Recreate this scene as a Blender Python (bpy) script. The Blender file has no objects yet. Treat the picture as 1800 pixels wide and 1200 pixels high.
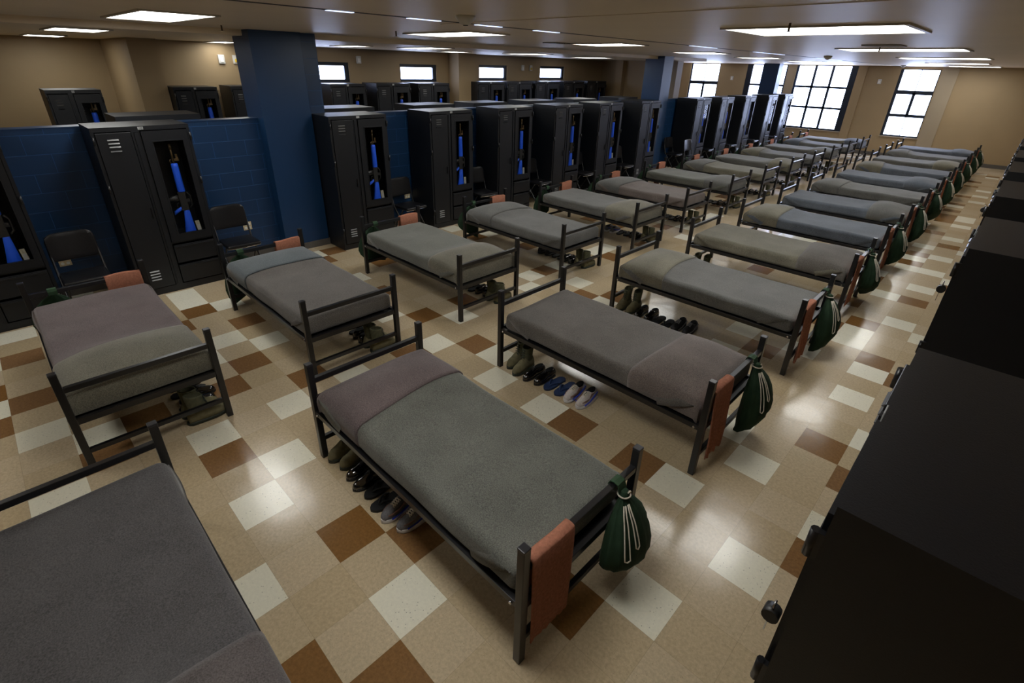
import bpy, bmesh, math, random
from mathutils import Vector, Matrix

random.seed(7)
S = bpy.context.scene
COL = S.collection
PI = math.pi

# ------------------------------------------------------------------ camera
cam_d = bpy.data.cameras.new('camera')
cam = bpy.data.objects.new('camera', cam_d)
COL.objects.link(cam)
CAM_R = ((0.7123343, 0.7014131, 0.0244869), (0.3292127, -0.3031186, -0.8942808), (-0.6198378, 0.6450883, -0.4468359))        # right, down, forward
CAM_C = (2.95344, -0.73569, 2.61115)
m = Matrix.Identity(4)
for r in range(3):
    m[r][0] = CAM_R[0][r]
    m[r][1] = -CAM_R[1][r]
    m[r][2] = -CAM_R[2][r]
    m[r][3] = CAM_C[r]
cam.matrix_world = m
cam_d.sensor_fit = 'HORIZONTAL'
cam_d.sensor_width = 36.0
cam_d.lens = 876.179 / 1800 * 36
cam_d.shift_y = -(600 - 554.519) / 1800
cam_d.clip_start = 0.05
cam_d.clip_end = 200
S.camera = cam

# ------------------------------------------------------------------ light and exposure
world = bpy.data.worlds.new('world')
S.world = world
world.use_nodes = True
world.node_tree.nodes['Background'].inputs[0].default_value = (0.70, 0.82, 1.0, 1)
world.node_tree.nodes['Background'].inputs[1].default_value = 0.6
S.view_settings.view_transform = 'Standard'
S.view_settings.look = 'None'
S.view_settings.exposure = 1.12
S.view_settings.gamma = 1.0
S.view_settings.use_curve_mapping = False
LAMP = 5.2          # strength of the ceiling panels
SLOT = 0.8
PANE = 6.0          # strength of daylit window panes

# ------------------------------------------------------------------ materials
def lin(c):
    return tuple(((v / 255) / 12.92) if v / 255 <= 0.04045 else (((v / 255) + 0.055) / 1.055) ** 2.4 for v in c)

def new_mat(name):
    mt = bpy.data.materials.new(name)
    mt.use_nodes = True
    nt = mt.node_tree
    return mt, nt, nt.nodes['Principled BSDF']

def mat(name, rgb, rough=0.6, metal=0.0, spec=0.5, var=0.12, scale=8.0, bump=0.0, bscale=60.0, coat=0.0):
    """plain painted / cloth surface: colour broken up by noise, optional fine bump"""
    mt, nt, b = new_mat(name)
    c = lin(rgb)
    tc = nt.nodes.new('ShaderNodeTexCoord')
    nz = nt.nodes.new('ShaderNodeTexNoise')
    nz.inputs['Scale'].default_value = scale
    nz.inputs['Detail'].default_value = 4
    nt.links.new(tc.outputs['Object'], nz.inputs['Vector'])
    rp = nt.nodes.new('ShaderNodeValToRGB')
    rp.color_ramp.elements[0].position = 0.3
    rp.color_ramp.elements[1].position = 0.7
    rp.color_ramp.elements[0].color = (*[v * (1 - var) for v in c], 1)
    rp.color_ramp.elements[1].color = (*[min(1, v * (1 + var)) for v in c], 1)
    nt.links.new(nz.outputs['Fac'], rp.inputs['Fac'])
    nt.links.new(rp.outputs['Color'], b.inputs['Base Color'])
    b.inputs['Roughness'].default_value = rough
    b.inputs['Metallic'].default_value = metal
    b.inputs['Specular IOR Level'].default_value = spec
    b.inputs['Coat Weight'].default_value = coat
    if bump > 0:
        n2 = nt.nodes.new('ShaderNodeTexNoise')
        n2.inputs['Scale'].default_value = bscale
        n2.inputs['Detail'].default_value = 3
        nt.links.new(tc.outputs['Object'], n2.inputs['Vector'])
        bp = nt.nodes.new('ShaderNodeBump')
        bp.inputs['Strength'].default_value = bump
        bp.inputs['Distance'].default_value = 0.01
        nt.links.new(n2.outputs['Fac'], bp.inputs['Height'])
        nt.links.new(bp.outputs['Normal'], b.inputs['Normal'])
    return mt

def wool(name, rgb):
    """woven blanket: two scales of speckle"""
    mt, nt, b = new_mat(name)
    c = lin(rgb)
    tc = nt.nodes.new('ShaderNodeTexCoord')
    n1 = nt.nodes.new('ShaderNodeTexNoise')
    n1.inputs['Scale'].default_value = 165
    n1.inputs['Detail'].default_value = 3
    n2 = nt.nodes.new('ShaderNodeTexNoise')
    n2.inputs['Scale'].default_value = 4
    n2.inputs['Detail'].default_value = 3
    for n in (n1, n2):
        nt.links.new(tc.outputs['Object'], n.inputs['Vector'])
    ad = nt.nodes.new('ShaderNodeMath')
    ad.operation = 'MULTIPLY_ADD'
    ad.inputs[1].default_value = 0.35
    nt.links.new(n2.outputs['Fac'], ad.inputs[0])
    nt.links.new(n1.outputs['Fac'], ad.inputs[2])
    rp = nt.nodes.new('ShaderNodeValToRGB')
    rp.color_ramp.elements[0].position = 0.42
    rp.color_ramp.elements[1].position = 0.95
    rp.color_ramp.elements[0].color = (*[v * 0.55 for v in c], 1)
    rp.color_ramp.elements[1].color = (*[min(1, v * 1.65) for v in c], 1)
    nt.links.new(ad.outputs[0], rp.inputs['Fac'])
    nt.links.new(rp.outputs['Color'], b.inputs['Base Color'])
    b.inputs['Roughness'].default_value = 0.95
    b.inputs['Specular IOR Level'].default_value = 0.15
    b.inputs['Sheen Weight'].default_value = 0.25
    bp = nt.nodes.new('ShaderNodeBump')
    bp.inputs['Strength'].default_value = 0.25
    bp.inputs['Distance'].default_value = 0.004
    nt.links.new(n1.outputs['Fac'], bp.inputs['Height'])
    nt.links.new(bp.outputs['Normal'], b.inputs['Normal'])
    return mt

def emit(name, rgb, strength, stripes=0.0):
    mt, nt, b = new_mat(name)
    c = (*lin(rgb), 1)
    tc = nt.nodes.new('ShaderNodeTexCoord')
    nz = nt.nodes.new('ShaderNodeTexNoise')
    nz.inputs['Scale'].default_value = 1.5
    nt.links.new(tc.outputs['Object'], nz.inputs['Vector'])
    mp = nt.nodes.new('ShaderNodeMapRange')
    mp.inputs['To Min'].default_value = strength * (1 - stripes)
    mp.inputs['To Max'].default_value = strength * (1 + stripes)
    nt.links.new(nz.outputs['Fac'], mp.inputs['Value'])
    b.inputs['Base Color'].default_value = c
    b.inputs['Emission Color'].default_value = c
    nt.links.new(mp.outputs[0], b.inputs['Emission Strength'])
    b.inputs['Roughness'].default_value = 0.5
    return mt

def tile(name, rgb, var, fleck, fdark):
    """vinyl composition tile: mottled chips, fine flecks, thin dark joint every foot, waxed gloss"""
    mt, nt, b = new_mat(name)
    c = lin(rgb)
    N = nt.nodes.new
    L = nt.links.new
    tc = N('ShaderNodeTexCoord')
    n1 = N('ShaderNodeTexNoise')
    n1.inputs['Scale'].default_value = 55
    n1.inputs['Detail'].default_value = 5
    n1.inputs['Roughness'].default_value = 0.7
    L(tc.outputs['Object'], n1.inputs['Vector'])
    # per tile shift of tone
    sp = N('ShaderNodeVectorMath'); sp.operation = 'SCALE'; sp.inputs['Scale'].default_value = 1 / 0.3048
    L(tc.outputs['Object'], sp.inputs[0])
    fl = N('ShaderNodeVectorMath'); fl.operation = 'FLOOR'
    L(sp.outputs[0], fl.inputs[0])
    wn = N('ShaderNodeTexWhiteNoise'); wn.noise_dimensions = '2D'
    L(fl.outputs[0], wn.inputs['Vector'])
    rp = N('ShaderNodeValToRGB')
    rp.color_ramp.elements[0].position = 0.33
    rp.color_ramp.elements[1].position = 0.68
    rp.color_ramp.elements[0].color = (*[v * (1 - var) for v in c], 1)
    rp.color_ramp.elements[1].color = (*[min(1, v * (1 + var)) for v in c], 1)
    L(n1.outputs['Fac'], rp.inputs['Fac'])
    hs = N('ShaderNodeHueSaturation')
    mr = N('ShaderNodeMapRange'); mr.inputs['To Min'].default_value = 0.93; mr.inputs['To Max'].default_value = 1.05
    L(wn.outputs['Value'], mr.inputs['Value'])
    L(mr.outputs[0], hs.inputs['Value'])
    ms = N('ShaderNodeMapRange'); ms.inputs['To Min'].default_value = 1.05; ms.inputs['To Max'].default_value = 0.9
    L(wn.outputs['Value'], ms.inputs['Value'])
    L(ms.outputs[0], hs.inputs['Saturation'])
    L(rp.outputs['Color'], hs.inputs['Color'])
    # flecks
    vo = N('ShaderNodeTexVoronoi'); vo.inputs['Scale'].default_value = 42
    L(tc.outputs['Object'], vo.inputs['Vector'])
    lt = N('ShaderNodeMath'); lt.operation = 'LESS_THAN'; lt.inputs[1].default_value = fleck
    L(vo.outputs['Distance'], lt.inputs[0])
    mx = N('ShaderNodeMix'); mx.data_type = 'RGBA'
    L(lt.outputs[0], mx.inputs['Factor'])
    L(hs.outputs['Color'], mx.inputs['A'])
    mx.inputs['B'].default_value = (*[v * fdark for v in c], 1)
    # joints
    fr = N('ShaderNodeVectorMath'); fr.operation = 'FRACTION'
    L(sp.outputs[0], fr.inputs[0])
    sx = N('ShaderNodeSeparateXYZ')
    L(fr.outputs[0], sx.inputs[0])
    ds = []
    for k in (0, 1):
        pp = N('ShaderNodeMath'); pp.operation = 'PINGPONG'; pp.inputs[1].default_value = 0.5
        L(sx.outputs[k], pp.inputs[0])
        ds.append(pp)
    mn = N('ShaderNodeMath'); mn.operation = 'MINIMUM'
    L(ds[0].outputs[0], mn.inputs[0]); L(ds[1].outputs[0], mn.inputs[1])
    jl = N('ShaderNodeMath'); jl.operation = 'LESS_THAN'; jl.inputs[1].default_value = 0.004
    L(mn.outputs[0], jl.inputs[0])
    jf = N('ShaderNodeMath'); jf.operation = 'MULTIPLY'; jf.inputs[1].default_value = 0.35
    L(jl.outputs[0], jf.inputs[0])
    m2 = N('ShaderNodeMix'); m2.data_type = 'RGBA'
    L(jf.outputs[0], m2.inputs['Factor'])
    L(mx.outputs['Result'], m2.inputs['A'])
    m2.inputs['B'].default_value = (*[v * 0.35 for v in c], 1)
    L(m2.outputs['Result'], b.inputs['Base Color'])
    # gloss with scuffs
    n3 = N('ShaderNodeTexNoise'); n3.inputs['Scale'].default_value = 3.0; n3.inputs['Detail'].default_value = 4
    L(tc.outputs['Object'], n3.inputs['Vector'])
    m3 = N('ShaderNodeMapRange'); m3.inputs['To Min'].default_value = 0.12; m3.inputs['To Max'].default_value = 0.22
    L(n3.outputs['Fac'], m3.inputs['Value'])
    L(m3.outputs[0], b.inputs['Roughness'])
    n4 = N('ShaderNodeTexNoise'); n4.inputs['Scale'].default_value = 7.0
    L(tc.outputs['Object'], n4.inputs['Vector'])
    bp = N('ShaderNodeBump'); bp.inputs['Strength'].default_value = 0.06; bp.inputs['Distance'].default_value = 0.02
    L(n4.outputs['Fac'], bp.inputs['Height'])
    L(bp.outputs['Normal'], b.inputs['Normal'])
    b.inputs['Specular IOR Level'].default_value = 0.42
    return mt

def block(name, rgb):
    """painted concrete block wall on planes facing x or y"""
    mt, nt, b = new_mat(name)
    c = lin(rgb)
    N = nt.nodes.new
    L = nt.links.new
    tc = N('ShaderNodeTexCoord')
    sx = N('ShaderNodeSeparateXYZ')
    L(tc.outputs['Object'], sx.inputs[0])
    ad = N('ShaderNodeMath'); ad.operation = 'ADD'
    L(sx.outputs[0], ad.inputs[0]); L(sx.outputs[1], ad.inputs[1])
    cb = N('ShaderNodeCombineXYZ')
    L(ad.outputs[0], cb.inputs[0]); L(sx.outputs[2], cb.inputs[1])
    br = N('ShaderNodeTexBrick')
    br.inputs['Scale'].default_value = 1.0
    br.inputs['Brick Width'].default_value = 0.406
    br.inputs['Row Height'].default_value = 0.203
    br.inputs['Mortar Size'].default_value = 0.004
    br.inputs['Mortar Smooth'].default_value = 0.3
    br.inputs['Color1'].default_value = (*c, 1)
    br.inputs['Color2'].default_value = (*[v * 0.92 for v in c], 1)
    br.inputs['Mortar'].default_value = (*[min(1, v * 1.9) for v in c], 1)
    L(cb.outputs[0], br.inputs['Vector'])
    L(br.outputs['Color'], b.inputs['Base Color'])
    nz = N('ShaderNodeTexNoise'); nz.inputs['Scale'].default_value = 90
    L(tc.outputs['Object'], nz.inputs['Vector'])
    mu = N('ShaderNodeMath'); mu.operation = 'MULTIPLY_ADD'; mu.inputs[1].default_value = -1.0
    L(br.outputs['Fac'], mu.inputs[0])
    sc = N('ShaderNodeMath'); sc.operation = 'MULTIPLY'; sc.inputs[1].default_value = 0.15
    L(nz.outputs['Fac'], sc.inputs[0]); L(sc.outputs[0], mu.inputs[2])
    bp = N('ShaderNodeBump'); bp.inputs['Strength'].default_value = 0.5; bp.inputs['Distance'].default_value = 0.006
    L(mu.outputs[0], bp.inputs['Height'])
    L(bp.outputs['Normal'], b.inputs['Normal'])
    b.inputs['Roughness'].default_value = 0.38
    return mt

M = {}
M['tan'] = tile('tan vinyl tile', (193, 174, 142), 0.15, 0.10, 0.74)
M['white'] = tile('white vinyl tile', (236, 232, 212), 0.05, 0.13, 0.55)
M['brown'] = tile('brown vinyl tile', (134, 98, 58), 0.18, 0.08, 0.75)
M['wall'] = mat('tan wall paint', (158, 136, 102), 0.6, var=0.03, scale=2, bump=0.05, bscale=120)
M['wallgrey'] = mat('pale wall trim paint', (158, 143, 120), 0.55, var=0.03, scale=2)
M['ceiling'] = mat('ceiling paint', (226, 210, 186), 0.45, var=0.03, scale=1.5)
M['block'] = block('blue painted block', (22, 56, 94))
M['bluepaint'] = mat('blue column paint', (22, 56, 94), 0.36, var=0.05, scale=2)
M['groove'] = mat('dark groove', (48, 42, 38), 0.7)
M['base'] = mat('grey rubber base', (92, 88, 84), 0.5)
M['locker'] = mat('black powder coat', (19, 21, 26), 0.42, var=0.1, scale=20, bump=0.08, bscale=220, spec=0.5)
M['lockdark'] = mat('locker inside', (16, 16, 18), 0.6)
M['louvre'] = mat('louvre with painted light', (104, 104, 104), 0.35, metal=0.3)  # slats are black like the locker; grey paints in the light they catch
M['bed'] = mat('black bed steel', (20, 20, 23), 0.32, var=0.1, scale=20, spec=0.6)
M['cap'] = mat('bed post cap', (40, 40, 44), 0.3)
M['chrome'] = mat('chrome', (190, 190, 195), 0.15, metal=1.0)
M['vinyl'] = mat('black vinyl', (22, 22, 25), 0.3, var=0.1, bump=0.1, bscale=40)
M['towel'] = mat('terracotta terry', (172, 116, 94), 0.95, var=0.18, scale=60, bump=0.6, bscale=350, spec=0.1)
M['green'] = mat('green cotton bag', (38, 58, 41), 0.85, var=0.2, scale=14, bump=0.2, bscale=200, spec=0.2)
M['strap'] = mat('green webbing strap', (40, 70, 44), 0.8, var=0.15, scale=50)
M['cord'] = mat('white cotton cord', (214, 206, 190), 0.8, var=0.1, scale=80)
M['rblue'] = mat('blue training rubber', (28, 88, 226), 0.45, var=0.06)
M['rblack'] = mat('black rifle metal', (34, 33, 32), 0.45, var=0.2, scale=40)
M['brass'] = mat('brown worn barrel', (92, 74, 48), 0.4, metal=0.5)
M['paper'] = mat('booklet paper', (176, 172, 150), 0.7, var=0.25, scale=40)
M['red'] = mat('red tag', (170, 40, 34), 0.5)
M['tag'] = mat('number tag', (170, 172, 172), 0.4)
M['outlet'] = mat('ivory outlet plate', (214, 196, 160), 0.4)
M['socket'] = mat('white socket', (238, 236, 230), 0.35)
M['plastic'] = mat('white plastic', (205, 203, 198), 0.4)
M['yellow'] = mat('yellow plastic', (214, 180, 40), 0.4)
M['wframe'] = mat('dark window frame', (26, 36, 50), 0.35)
M['lframe'] = mat('light fixture frame', (176, 170, 160), 0.4)
M['diffuser'] = emit('lit diffuser', (250, 250, 246), LAMP, 0.12)
M['slot'] = emit('lit slot diffuser', (205, 218, 255), SLOT, 0.25)
M['pane'] = emit('daylit window shade', (200, 215, 255), PANE, 0.08)
M['olive'] = mat('olive suede', (116, 110, 82), 0.9, var=0.18, scale=30, bump=0.2, bscale=200)
M['olivecloth'] = mat('olive boot shaft cloth', (84, 84, 62), 0.9, var=0.2, scale=40)
M['solegreen'] = mat('dark green rubber sole', (44, 52, 44), 0.6)
M['patent'] = mat('black patent leather', (10, 10, 12), 0.06, spec=0.8, coat=1.0)
M['blackshoe'] = mat('black leather', (18, 18, 21), 0.4)
M['navy'] = mat('navy foam', (30, 52, 92), 0.7)
M['blackfoam'] = mat('black foam', (24, 26, 28), 0.7)
M['mesh'] = mat('pale shoe mesh', (196, 188, 184), 0.7, var=0.15, scale=90)
M['suede'] = mat('brown shoe panel', (122, 92, 80), 0.7, var=0.2, scale=60)
M['meshgrey'] = mat('grey shoe mesh', (112, 112, 116), 0.7, var=0.25, scale=90)
M['meshblack'] = mat('black shoe mesh', (30, 30, 34), 0.6, var=0.2, scale=90)
M['whitesole'] = mat('white foam sole', (214, 212, 212), 0.5)
M['bluetrim'] = mat('blue shoe trim', (34, 60, 190), 0.4)
M['lining'] = mat('black shoe lining', (12, 12, 14), 0.9)
W = {k: wool('wool ' + k, v) for k, v in dict(
    greygreen=(95, 96, 90), mauve=(94, 83, 83), blue=(90, 97, 101), khaki=(108, 105, 93),
    brown=(95, 91, 87), dark=(79, 77, 78), pink=(104, 95, 91), slate=(86, 92, 101), grey=(95, 95, 93),
    umber=(86, 80, 79)).items()}

def glass_mat():
    mt = bpy.data.materials.new('clear locker window')
    mt.use_nodes = True
    nt = mt.node_tree
    nt.nodes.clear()
    o = nt.nodes.new('ShaderNodeOutputMaterial')
    t = nt.nodes.new('ShaderNodeBsdfTransparent')
    g = nt.nodes.new('ShaderNodeBsdfGlossy')
    g.inputs['Roughness'].default_value = 0.05
    x = nt.nodes.new('ShaderNodeMixShader')
    f = nt.nodes.new('ShaderNodeFresnel')
    f.inputs['IOR'].default_value = 1.06
    nt.links.new(f.outputs[0], x.inputs[0])
    nt.links.new(t.outputs[0], x.inputs[1])
    nt.links.new(g.outputs[0], x.inputs[2])
    nt.links.new(x.outputs[0], o.inputs['Surface'])
    return mt
M['clear'] = glass_mat()

# ------------------------------------------------------------------ mesh helpers
def add_box(bm, x0, x1, y0, y1, z0, z1, bev=0.0):
    vs = [bm.verts.new(p) for p in ((x0, y0, z0), (x1, y0, z0), (x1, y1, z0), (x0, y1, z0),
                                    (x0, y0, z1), (x1, y0, z1), (x1, y1, z1), (x0, y1, z1))]
    fs = [bm.faces.new([vs[i] for i in f]) for f in ((3, 2, 1, 0), (4, 5, 6, 7), (0, 1, 5, 4), (1, 2, 6, 5), (2, 3, 7, 6), (3, 0, 4, 7))]
    if bev > 0:
        es = list({e for f in fs for e in f.edges})
        bmesh.ops.bevel(bm, geom=es, offset=bev, segments=2, affect='EDGES', profile=0.5)
    return vs

def box(x0, x1, y0, y1, z0, z1, bev=0.0):
    bm = bmesh.new()
    add_box(bm, x0, x1, y0, y1, z0, z1, bev)
    return bm

def add_rings(bm, rings, cap=True, closed=True):
    """loft through rings of equal point count"""
    vr = [[bm.verts.new(p) for p in r] for r in rings]
    n = len(rings[0])
    for a, b in zip(vr, vr[1:]):
        for i in range(n if closed else n - 1):
            j = (i + 1) % n
            try:
                f = bm.faces.new((a[i], a[j], b[j], b[i]))
                f.smooth = True
            except ValueError:
                pass
    if cap and closed:
        bm.faces.new(list(reversed(vr[0])))
        bm.faces.new(vr[-1])
    return vr

def add_tube(bm, pts, r, n=8, taper=None, square=False):
    P = [Vector(p) for p in pts]
    rings = []
    up = None
    for i, p in enumerate(P):
        t = (P[min(i + 1, len(P) - 1)] - P[max(i - 1, 0)]).normalized()
        if up is None:
            a = Vector((0, 0, 1)) if abs(t.z) < 0.9 else Vector((1, 0, 0))
            up = (a - t * a.dot(t)).normalized()
        else:
            up = (up - t * up.dot(t)).normalized()
        sd = t.cross(up)
        rr = r if taper is None else r * taper[i]
        ring = []
        for k in range(n):
            ang = 2 * PI * k / n + (PI / 4 if square else 0)
            ring.append(p + (sd * math.cos(ang) + up * math.sin(ang)) * rr)
        rings.append(ring)
    return add_rings(bm, rings)

def tube(pts, r, n=8, taper=None):
    bm = bmesh.new()
    add_tube(bm, pts, r, n, taper)
    return bm

def rbox_bm(hx, hy, hz, r, nx, ny, nz, fn=None):
    """rounded box from gridded faces; fn(p, n) may move points"""
    bm = bmesh.new()
    cache = {}
    def vert(x, y, z):
        k = (round(x, 5), round(y, 5), round(z, 5))
        if k in cache:
            return cache[k]
        q = Vector((max(-hx + r, min(hx - r, x)), max(-hy + r, min(hy - r, y)), max(-hz + r, min(hz - r, z))))
        d = Vector((x, y, z)) - q
        nn = d.normalized() if d.length > 1e-9 else Vector((0, 0, 1))
        p = q + nn * r
        if fn:
            p = fn(p, nn)
        cache[k] = bm.verts.new(p)
        return cache[k]
    def ax(h, n):
        base = [-h + 2 * h * i / n for i in range(n + 1)]
        ext = [-h + r * t for t in (0.3, 0.65, 1.0)] + [h - r * t for t in (0.3, 0.65, 1.0)]
        return sorted(set(round(v, 6) for v in base + ext))
    X, Y, Z = ax(hx, nx), ax(hy, ny), ax(hz, nz)
    def face(A, B, f, flip):
        for i in range(len(A) - 1):
            for j in range(len(B) - 1):
                c = [f(A[i], B[j]), f(A[i + 1], B[j]), f(A[i + 1], B[j + 1]), f(A[i], B[j + 1])]
                vs = [vert(*p) for p in (reversed(c) if flip else c)]
                try:
                    g = bm.faces.new(vs)
                    g.smooth = True
                except ValueError:
                    pass
    for s in (-1, 1):
        face(X, Y, lambda a, b: (a, b, s * hz), s < 0)
        face(X, Z, lambda a, b: (a, s * hy, b), s > 0)
        face(Y, Z, lambda a, b: (s * hx, a, b), s < 0)
    return bm

def to_mesh(name, bm, mt):
    bmesh.ops.recalc_face_normals(bm, faces=bm.faces)
    me = bpy.data.meshes.new(name)
    bm.to_mesh(me)
    bm.free()
    for x in (mt if isinstance(mt, (list, tuple)) else [mt]):
        me.materials.append(x)
    return me

def obj(name, bm, mt, parent=None, loc=None):
    o = bpy.data.objects.new(name, to_mesh(name, bm, mt) if not isinstance(bm, bpy.types.Mesh) else bm)
    COL.objects.link(o)
    if parent:
        o.parent = parent
    if loc:
        o.location = loc
    return o

def tag(o, label, cat, group=None):
    o['label'] = label
    o['category'] = cat
    if group:
        o['group'] = group
    return o

def thing(name, label, cat, loc=(0, 0, 0), rz=0.0, group=None):
    o = bpy.data.objects.new(name, None)
    o.empty_display_size = 0.1
    COL.objects.link(o)
    o.location = loc
    o.rotation_euler = (0, 0, rz)
    return tag(o, label, cat, group)

def struct(name, bm, mt, parent=None):
    o = obj(name, bm, mt, parent)
    if not parent:
        o['kind'] = 'structure'
    return o

def dup(root, loc, rz, label, group=None, scale=None, swap=None):
    r = root.copy()
    COL.objects.link(r)
    r.location = loc
    r.rotation_euler = (0, 0, rz)
    if scale:
        r.scale = scale
    r['label'] = label
    if group:
        r['group'] = group
    for ch in list(root.children):
        c = ch.copy()
        COL.objects.link(c)
        c.parent = r
        for g in list(ch.children):
            d = g.copy()
            COL.objects.link(d)
            d.parent = c
    return r

def far(k):
    return 'nearest the camera' if k == 0 else ORD[k] + ' from the camera'

ORD = ['nearest', 'second', 'third', 'fourth', 'fifth', 'sixth', 'seventh', 'eighth', 'ninth', 'tenth', 'eleventh', 'twelfth', 'thirteenth']

# ------------------------------------------------------------------ room shell
T = 0.3048
XR, XP, XB = 3.62, -4.66, -8.42        # right wall, partition face, back wall face
YN, YF = -4.2, 22.35                   # near wall, far wall
XFAR = -11.5
ZC, ZB = 2.95, 2.88                    # ceiling, lower ceiling over the back bay

WHITE = [(-13,-4),(-13,1),(-13,15),(-12,1),(-11,2),(-11,16),(-10,7),(-8,-5),(-8,1),(-7,0),(-7,2),(-6,-4),(-6,6),(-5,-3),(-5,13),(-5,15),(-5,18),(-5,19),(-4,8),(-4,12),(-3,-4),(-3,-1),(-3,1),(-3,3),(-3,6),(-3,14),(-3,24),(-1,0),(-1,7),(-1,13),(0,-1),(0,6),(2,-2),(2,6),(4,0),(4,13),(4,15),(6,6),(6,9),(6,15),(6,26),(6,35),(6,39),(6,61),(7,3),(7,8),(7,17),(7,18),(7,23),(7,28),(7,30),(7,33),(7,47),(7,67),(8,5),(9,11),(8,13),(8,15),(8,20),(8,25),(8,28),(8,31),(8,36),(8,40),(8,42),(8,43),(8,50),(8,53),(8,56),(8,65),(9,7),(9,19),(9,27),(9,33),(-14,7),(-11,-5),(9,-3),(6,-4),(-12,-6)]
BROWN = [(-14,8),(-13,7),(-11,-4),(-11,1),(-11,9),(-11,15),(-10,0),(-9,-5),(-9,2),(-8,-4),(-8,7),(-8,16),(-7,-5),(-6,1),(-5,-2),(-5,0),(-5,7),(-5,9),(-5,14),(-5,25),(-4,-3),(-4,2),(-4,18),(-3,5),(-2,-1),(-2,7),(-2,13),(-1,14),(2,0),(3,1),(3,6),(4,-2),(5,-1),(5,6),(5,14),(6,2),(6,18),(6,25),(6,46),(6,50),(7,19),(7,29),(7,31),(7,37),(7,41),(7,42),(7,43),(7,45),(7,48),(7,52),(7,58),(7,61),(8,10),(8,16),(8,23),(8,34),(8,66),(9,6),(9,9),(9,15),(9,26),(8,-3),(5,-5)]
known = {c: 1 for c in WHITE}
known.update({c: 2 for c in BROWN})
rnd = random.Random(3)
bm = bmesh.new()
i0, i1, j0, j1 = int(XFAR / T) - 2, int(XR / T) + 1, int(YN / T) - 2, int(YF / T) + 1
gv = {(i, j): bm.verts.new((max(XFAR, min(XR, i * T)), max(YN, min(YF, j * T)), 0)) for i in range(i0, i1 + 1) for j in range(j0, j1 + 1)}
for i in range(i0, i1):
    for j in range(j0, j1):
        f = bm.faces.new((gv[i, j], gv[i + 1, j], gv[i + 1, j + 1], gv[i, j + 1]))
        k = known.get((i, j))
        if k is None:
            q = rnd.random()
            hidden = (-9.7 < i < -3.5 or 0 < i < 6.3) and j > 19 or i < -15 or j < -7
            k = (1 if q < 0.13 else 2 if q < 0.26 else 0) if hidden else 0
        f.material_index = k
bmesh.ops.dissolve_degenerate(bm, dist=1e-5, edges=bm.edges)
struct('floor', bm, [M['tan'], M['white'], M['brown']])
struct('floor_slab', box(XFAR - .2, XR + .2, YN - .2, YF + .2, -0.2, -0.004), M['base'])

def wall_holes(axis, pos, a0, a1, z0, z1, holes, thick, out):
    """wall slab in plane axis=pos with rectangular openings; out = direction of thickness"""
    bm = bmesh.new()
    A = sorted({a0, a1} | {h[0] for h in holes} | {h[1] for h in holes})
    Z = sorted({z0, z1} | {h[2] for h in holes} | {h[3] for h in holes})
    for p, q in zip(A, A[1:]):
        for r, s in zip(Z, Z[1:]):
            ca, cz = (p + q) / 2, (r + s) / 2
            if any(h[0] < ca < h[1] and h[2] < cz < h[3] for h in holes):
                continue
            lo, hi = sorted((pos, pos + out * thick))
            if axis == 'y':
                add_box(bm, p, q, lo, hi, r, s)
            else:
                add_box(bm, lo, hi, p, q, r, s)
    return bm

FW = [(-0.93, 0.19, 0.70, 2.86), (-4.30, -2.22, 0.70, 2.93), (-6.20, -4.62, 0.70, 2.93), (-8.66, -7.34, 0.72, 2.93)]
BWY = [(4.35, 5.60, 2.20, 2.60), (6.95, 8.06, 2.21, 2.60), (9.52, 10.62, 2.25, 2.63), (12.05, 13.22, 2.27, 2.645)]
struct('wall_far', wall_holes('y', YF, XFAR, XR, 0, ZC, FW, 0.25, 1), M['wall'])
struct('wall_back', wall_holes('x', XB, 1.50, 15.3, 0, ZB, BWY, 0.25, -1), M['wall'])
struct('wall_back_recess', box(-10.3, -10.1, YN, 1.64, 0, ZB), M['wall'])
struct('wall_back_return', box(-10.1, XB, 1.44, 1.64, 0, ZB), M['wall'])
struct('wall_right', box(XR, XR + .2, YN, YF, 0, ZC), M['wall'])
struct('wall_near', box(XFAR, XR, YN - .2, YN, 0, ZC), M['wall'])
struct('wall_stub', box(XB - .25, -5.75, 15.3, 15.55, 0, ZB), M['wall'])
struct('wall_recess', box(XFAR - .2, XFAR, 15.3, YF, 0, ZC), M['wall'])
struct('wall_recess_back', box(XFAR, XB - .25, 15.3, 15.55, 0, ZC), M['wall'])
bm = bmesh.new()
gx0, gx1 = -1.035, -0.975
add_box(bm, XP, gx0, YN, YF, ZC, ZC + .2)
add_box(bm, gx1, XR, YN, YF, ZC, ZC + .2)
add_box(bm, gx0, gx1, YN, YF, ZC + .03, ZC + .2)
add_box(bm, XFAR, XP, 15.3, YF, ZC, ZC + .2)
add_box(bm, XFAR, XP, YN, 15.3, ZB, ZC + .2)
struct('ceiling', bm, M['ceiling'])
# groove liner along the ceiling
struct('trim_1', box(gx0, gx1, YN, YF, ZC - .002, ZC + 0.03), M['groove'])
struct('trim_2', box(-1.3, 3.6, 2.62, 2.635, ZC - 0.004, ZC - 0.0005), M['ceiling'])
# low block partition and its base
struct('wall_partition', box(XP - .2, XP, YN, 18.9, 0, 1.885), M['block'])
struct('trim_3', box(XP - .21, XP + .01, YN, 18.9, 1.885, 1.895), M['bluepaint'])
struct('baseboard_left', box(XP, XP + .012, YN, 18.9, 0, 0.10), M['base'])
struct('baseboard_far', box(XFAR, XR, YF - .015, YF, 0, 0.12), M['base'])
struct('baseboard_right', box(XR - .012, XR, YN, YF, 0, 0.10), M['base'])
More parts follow.
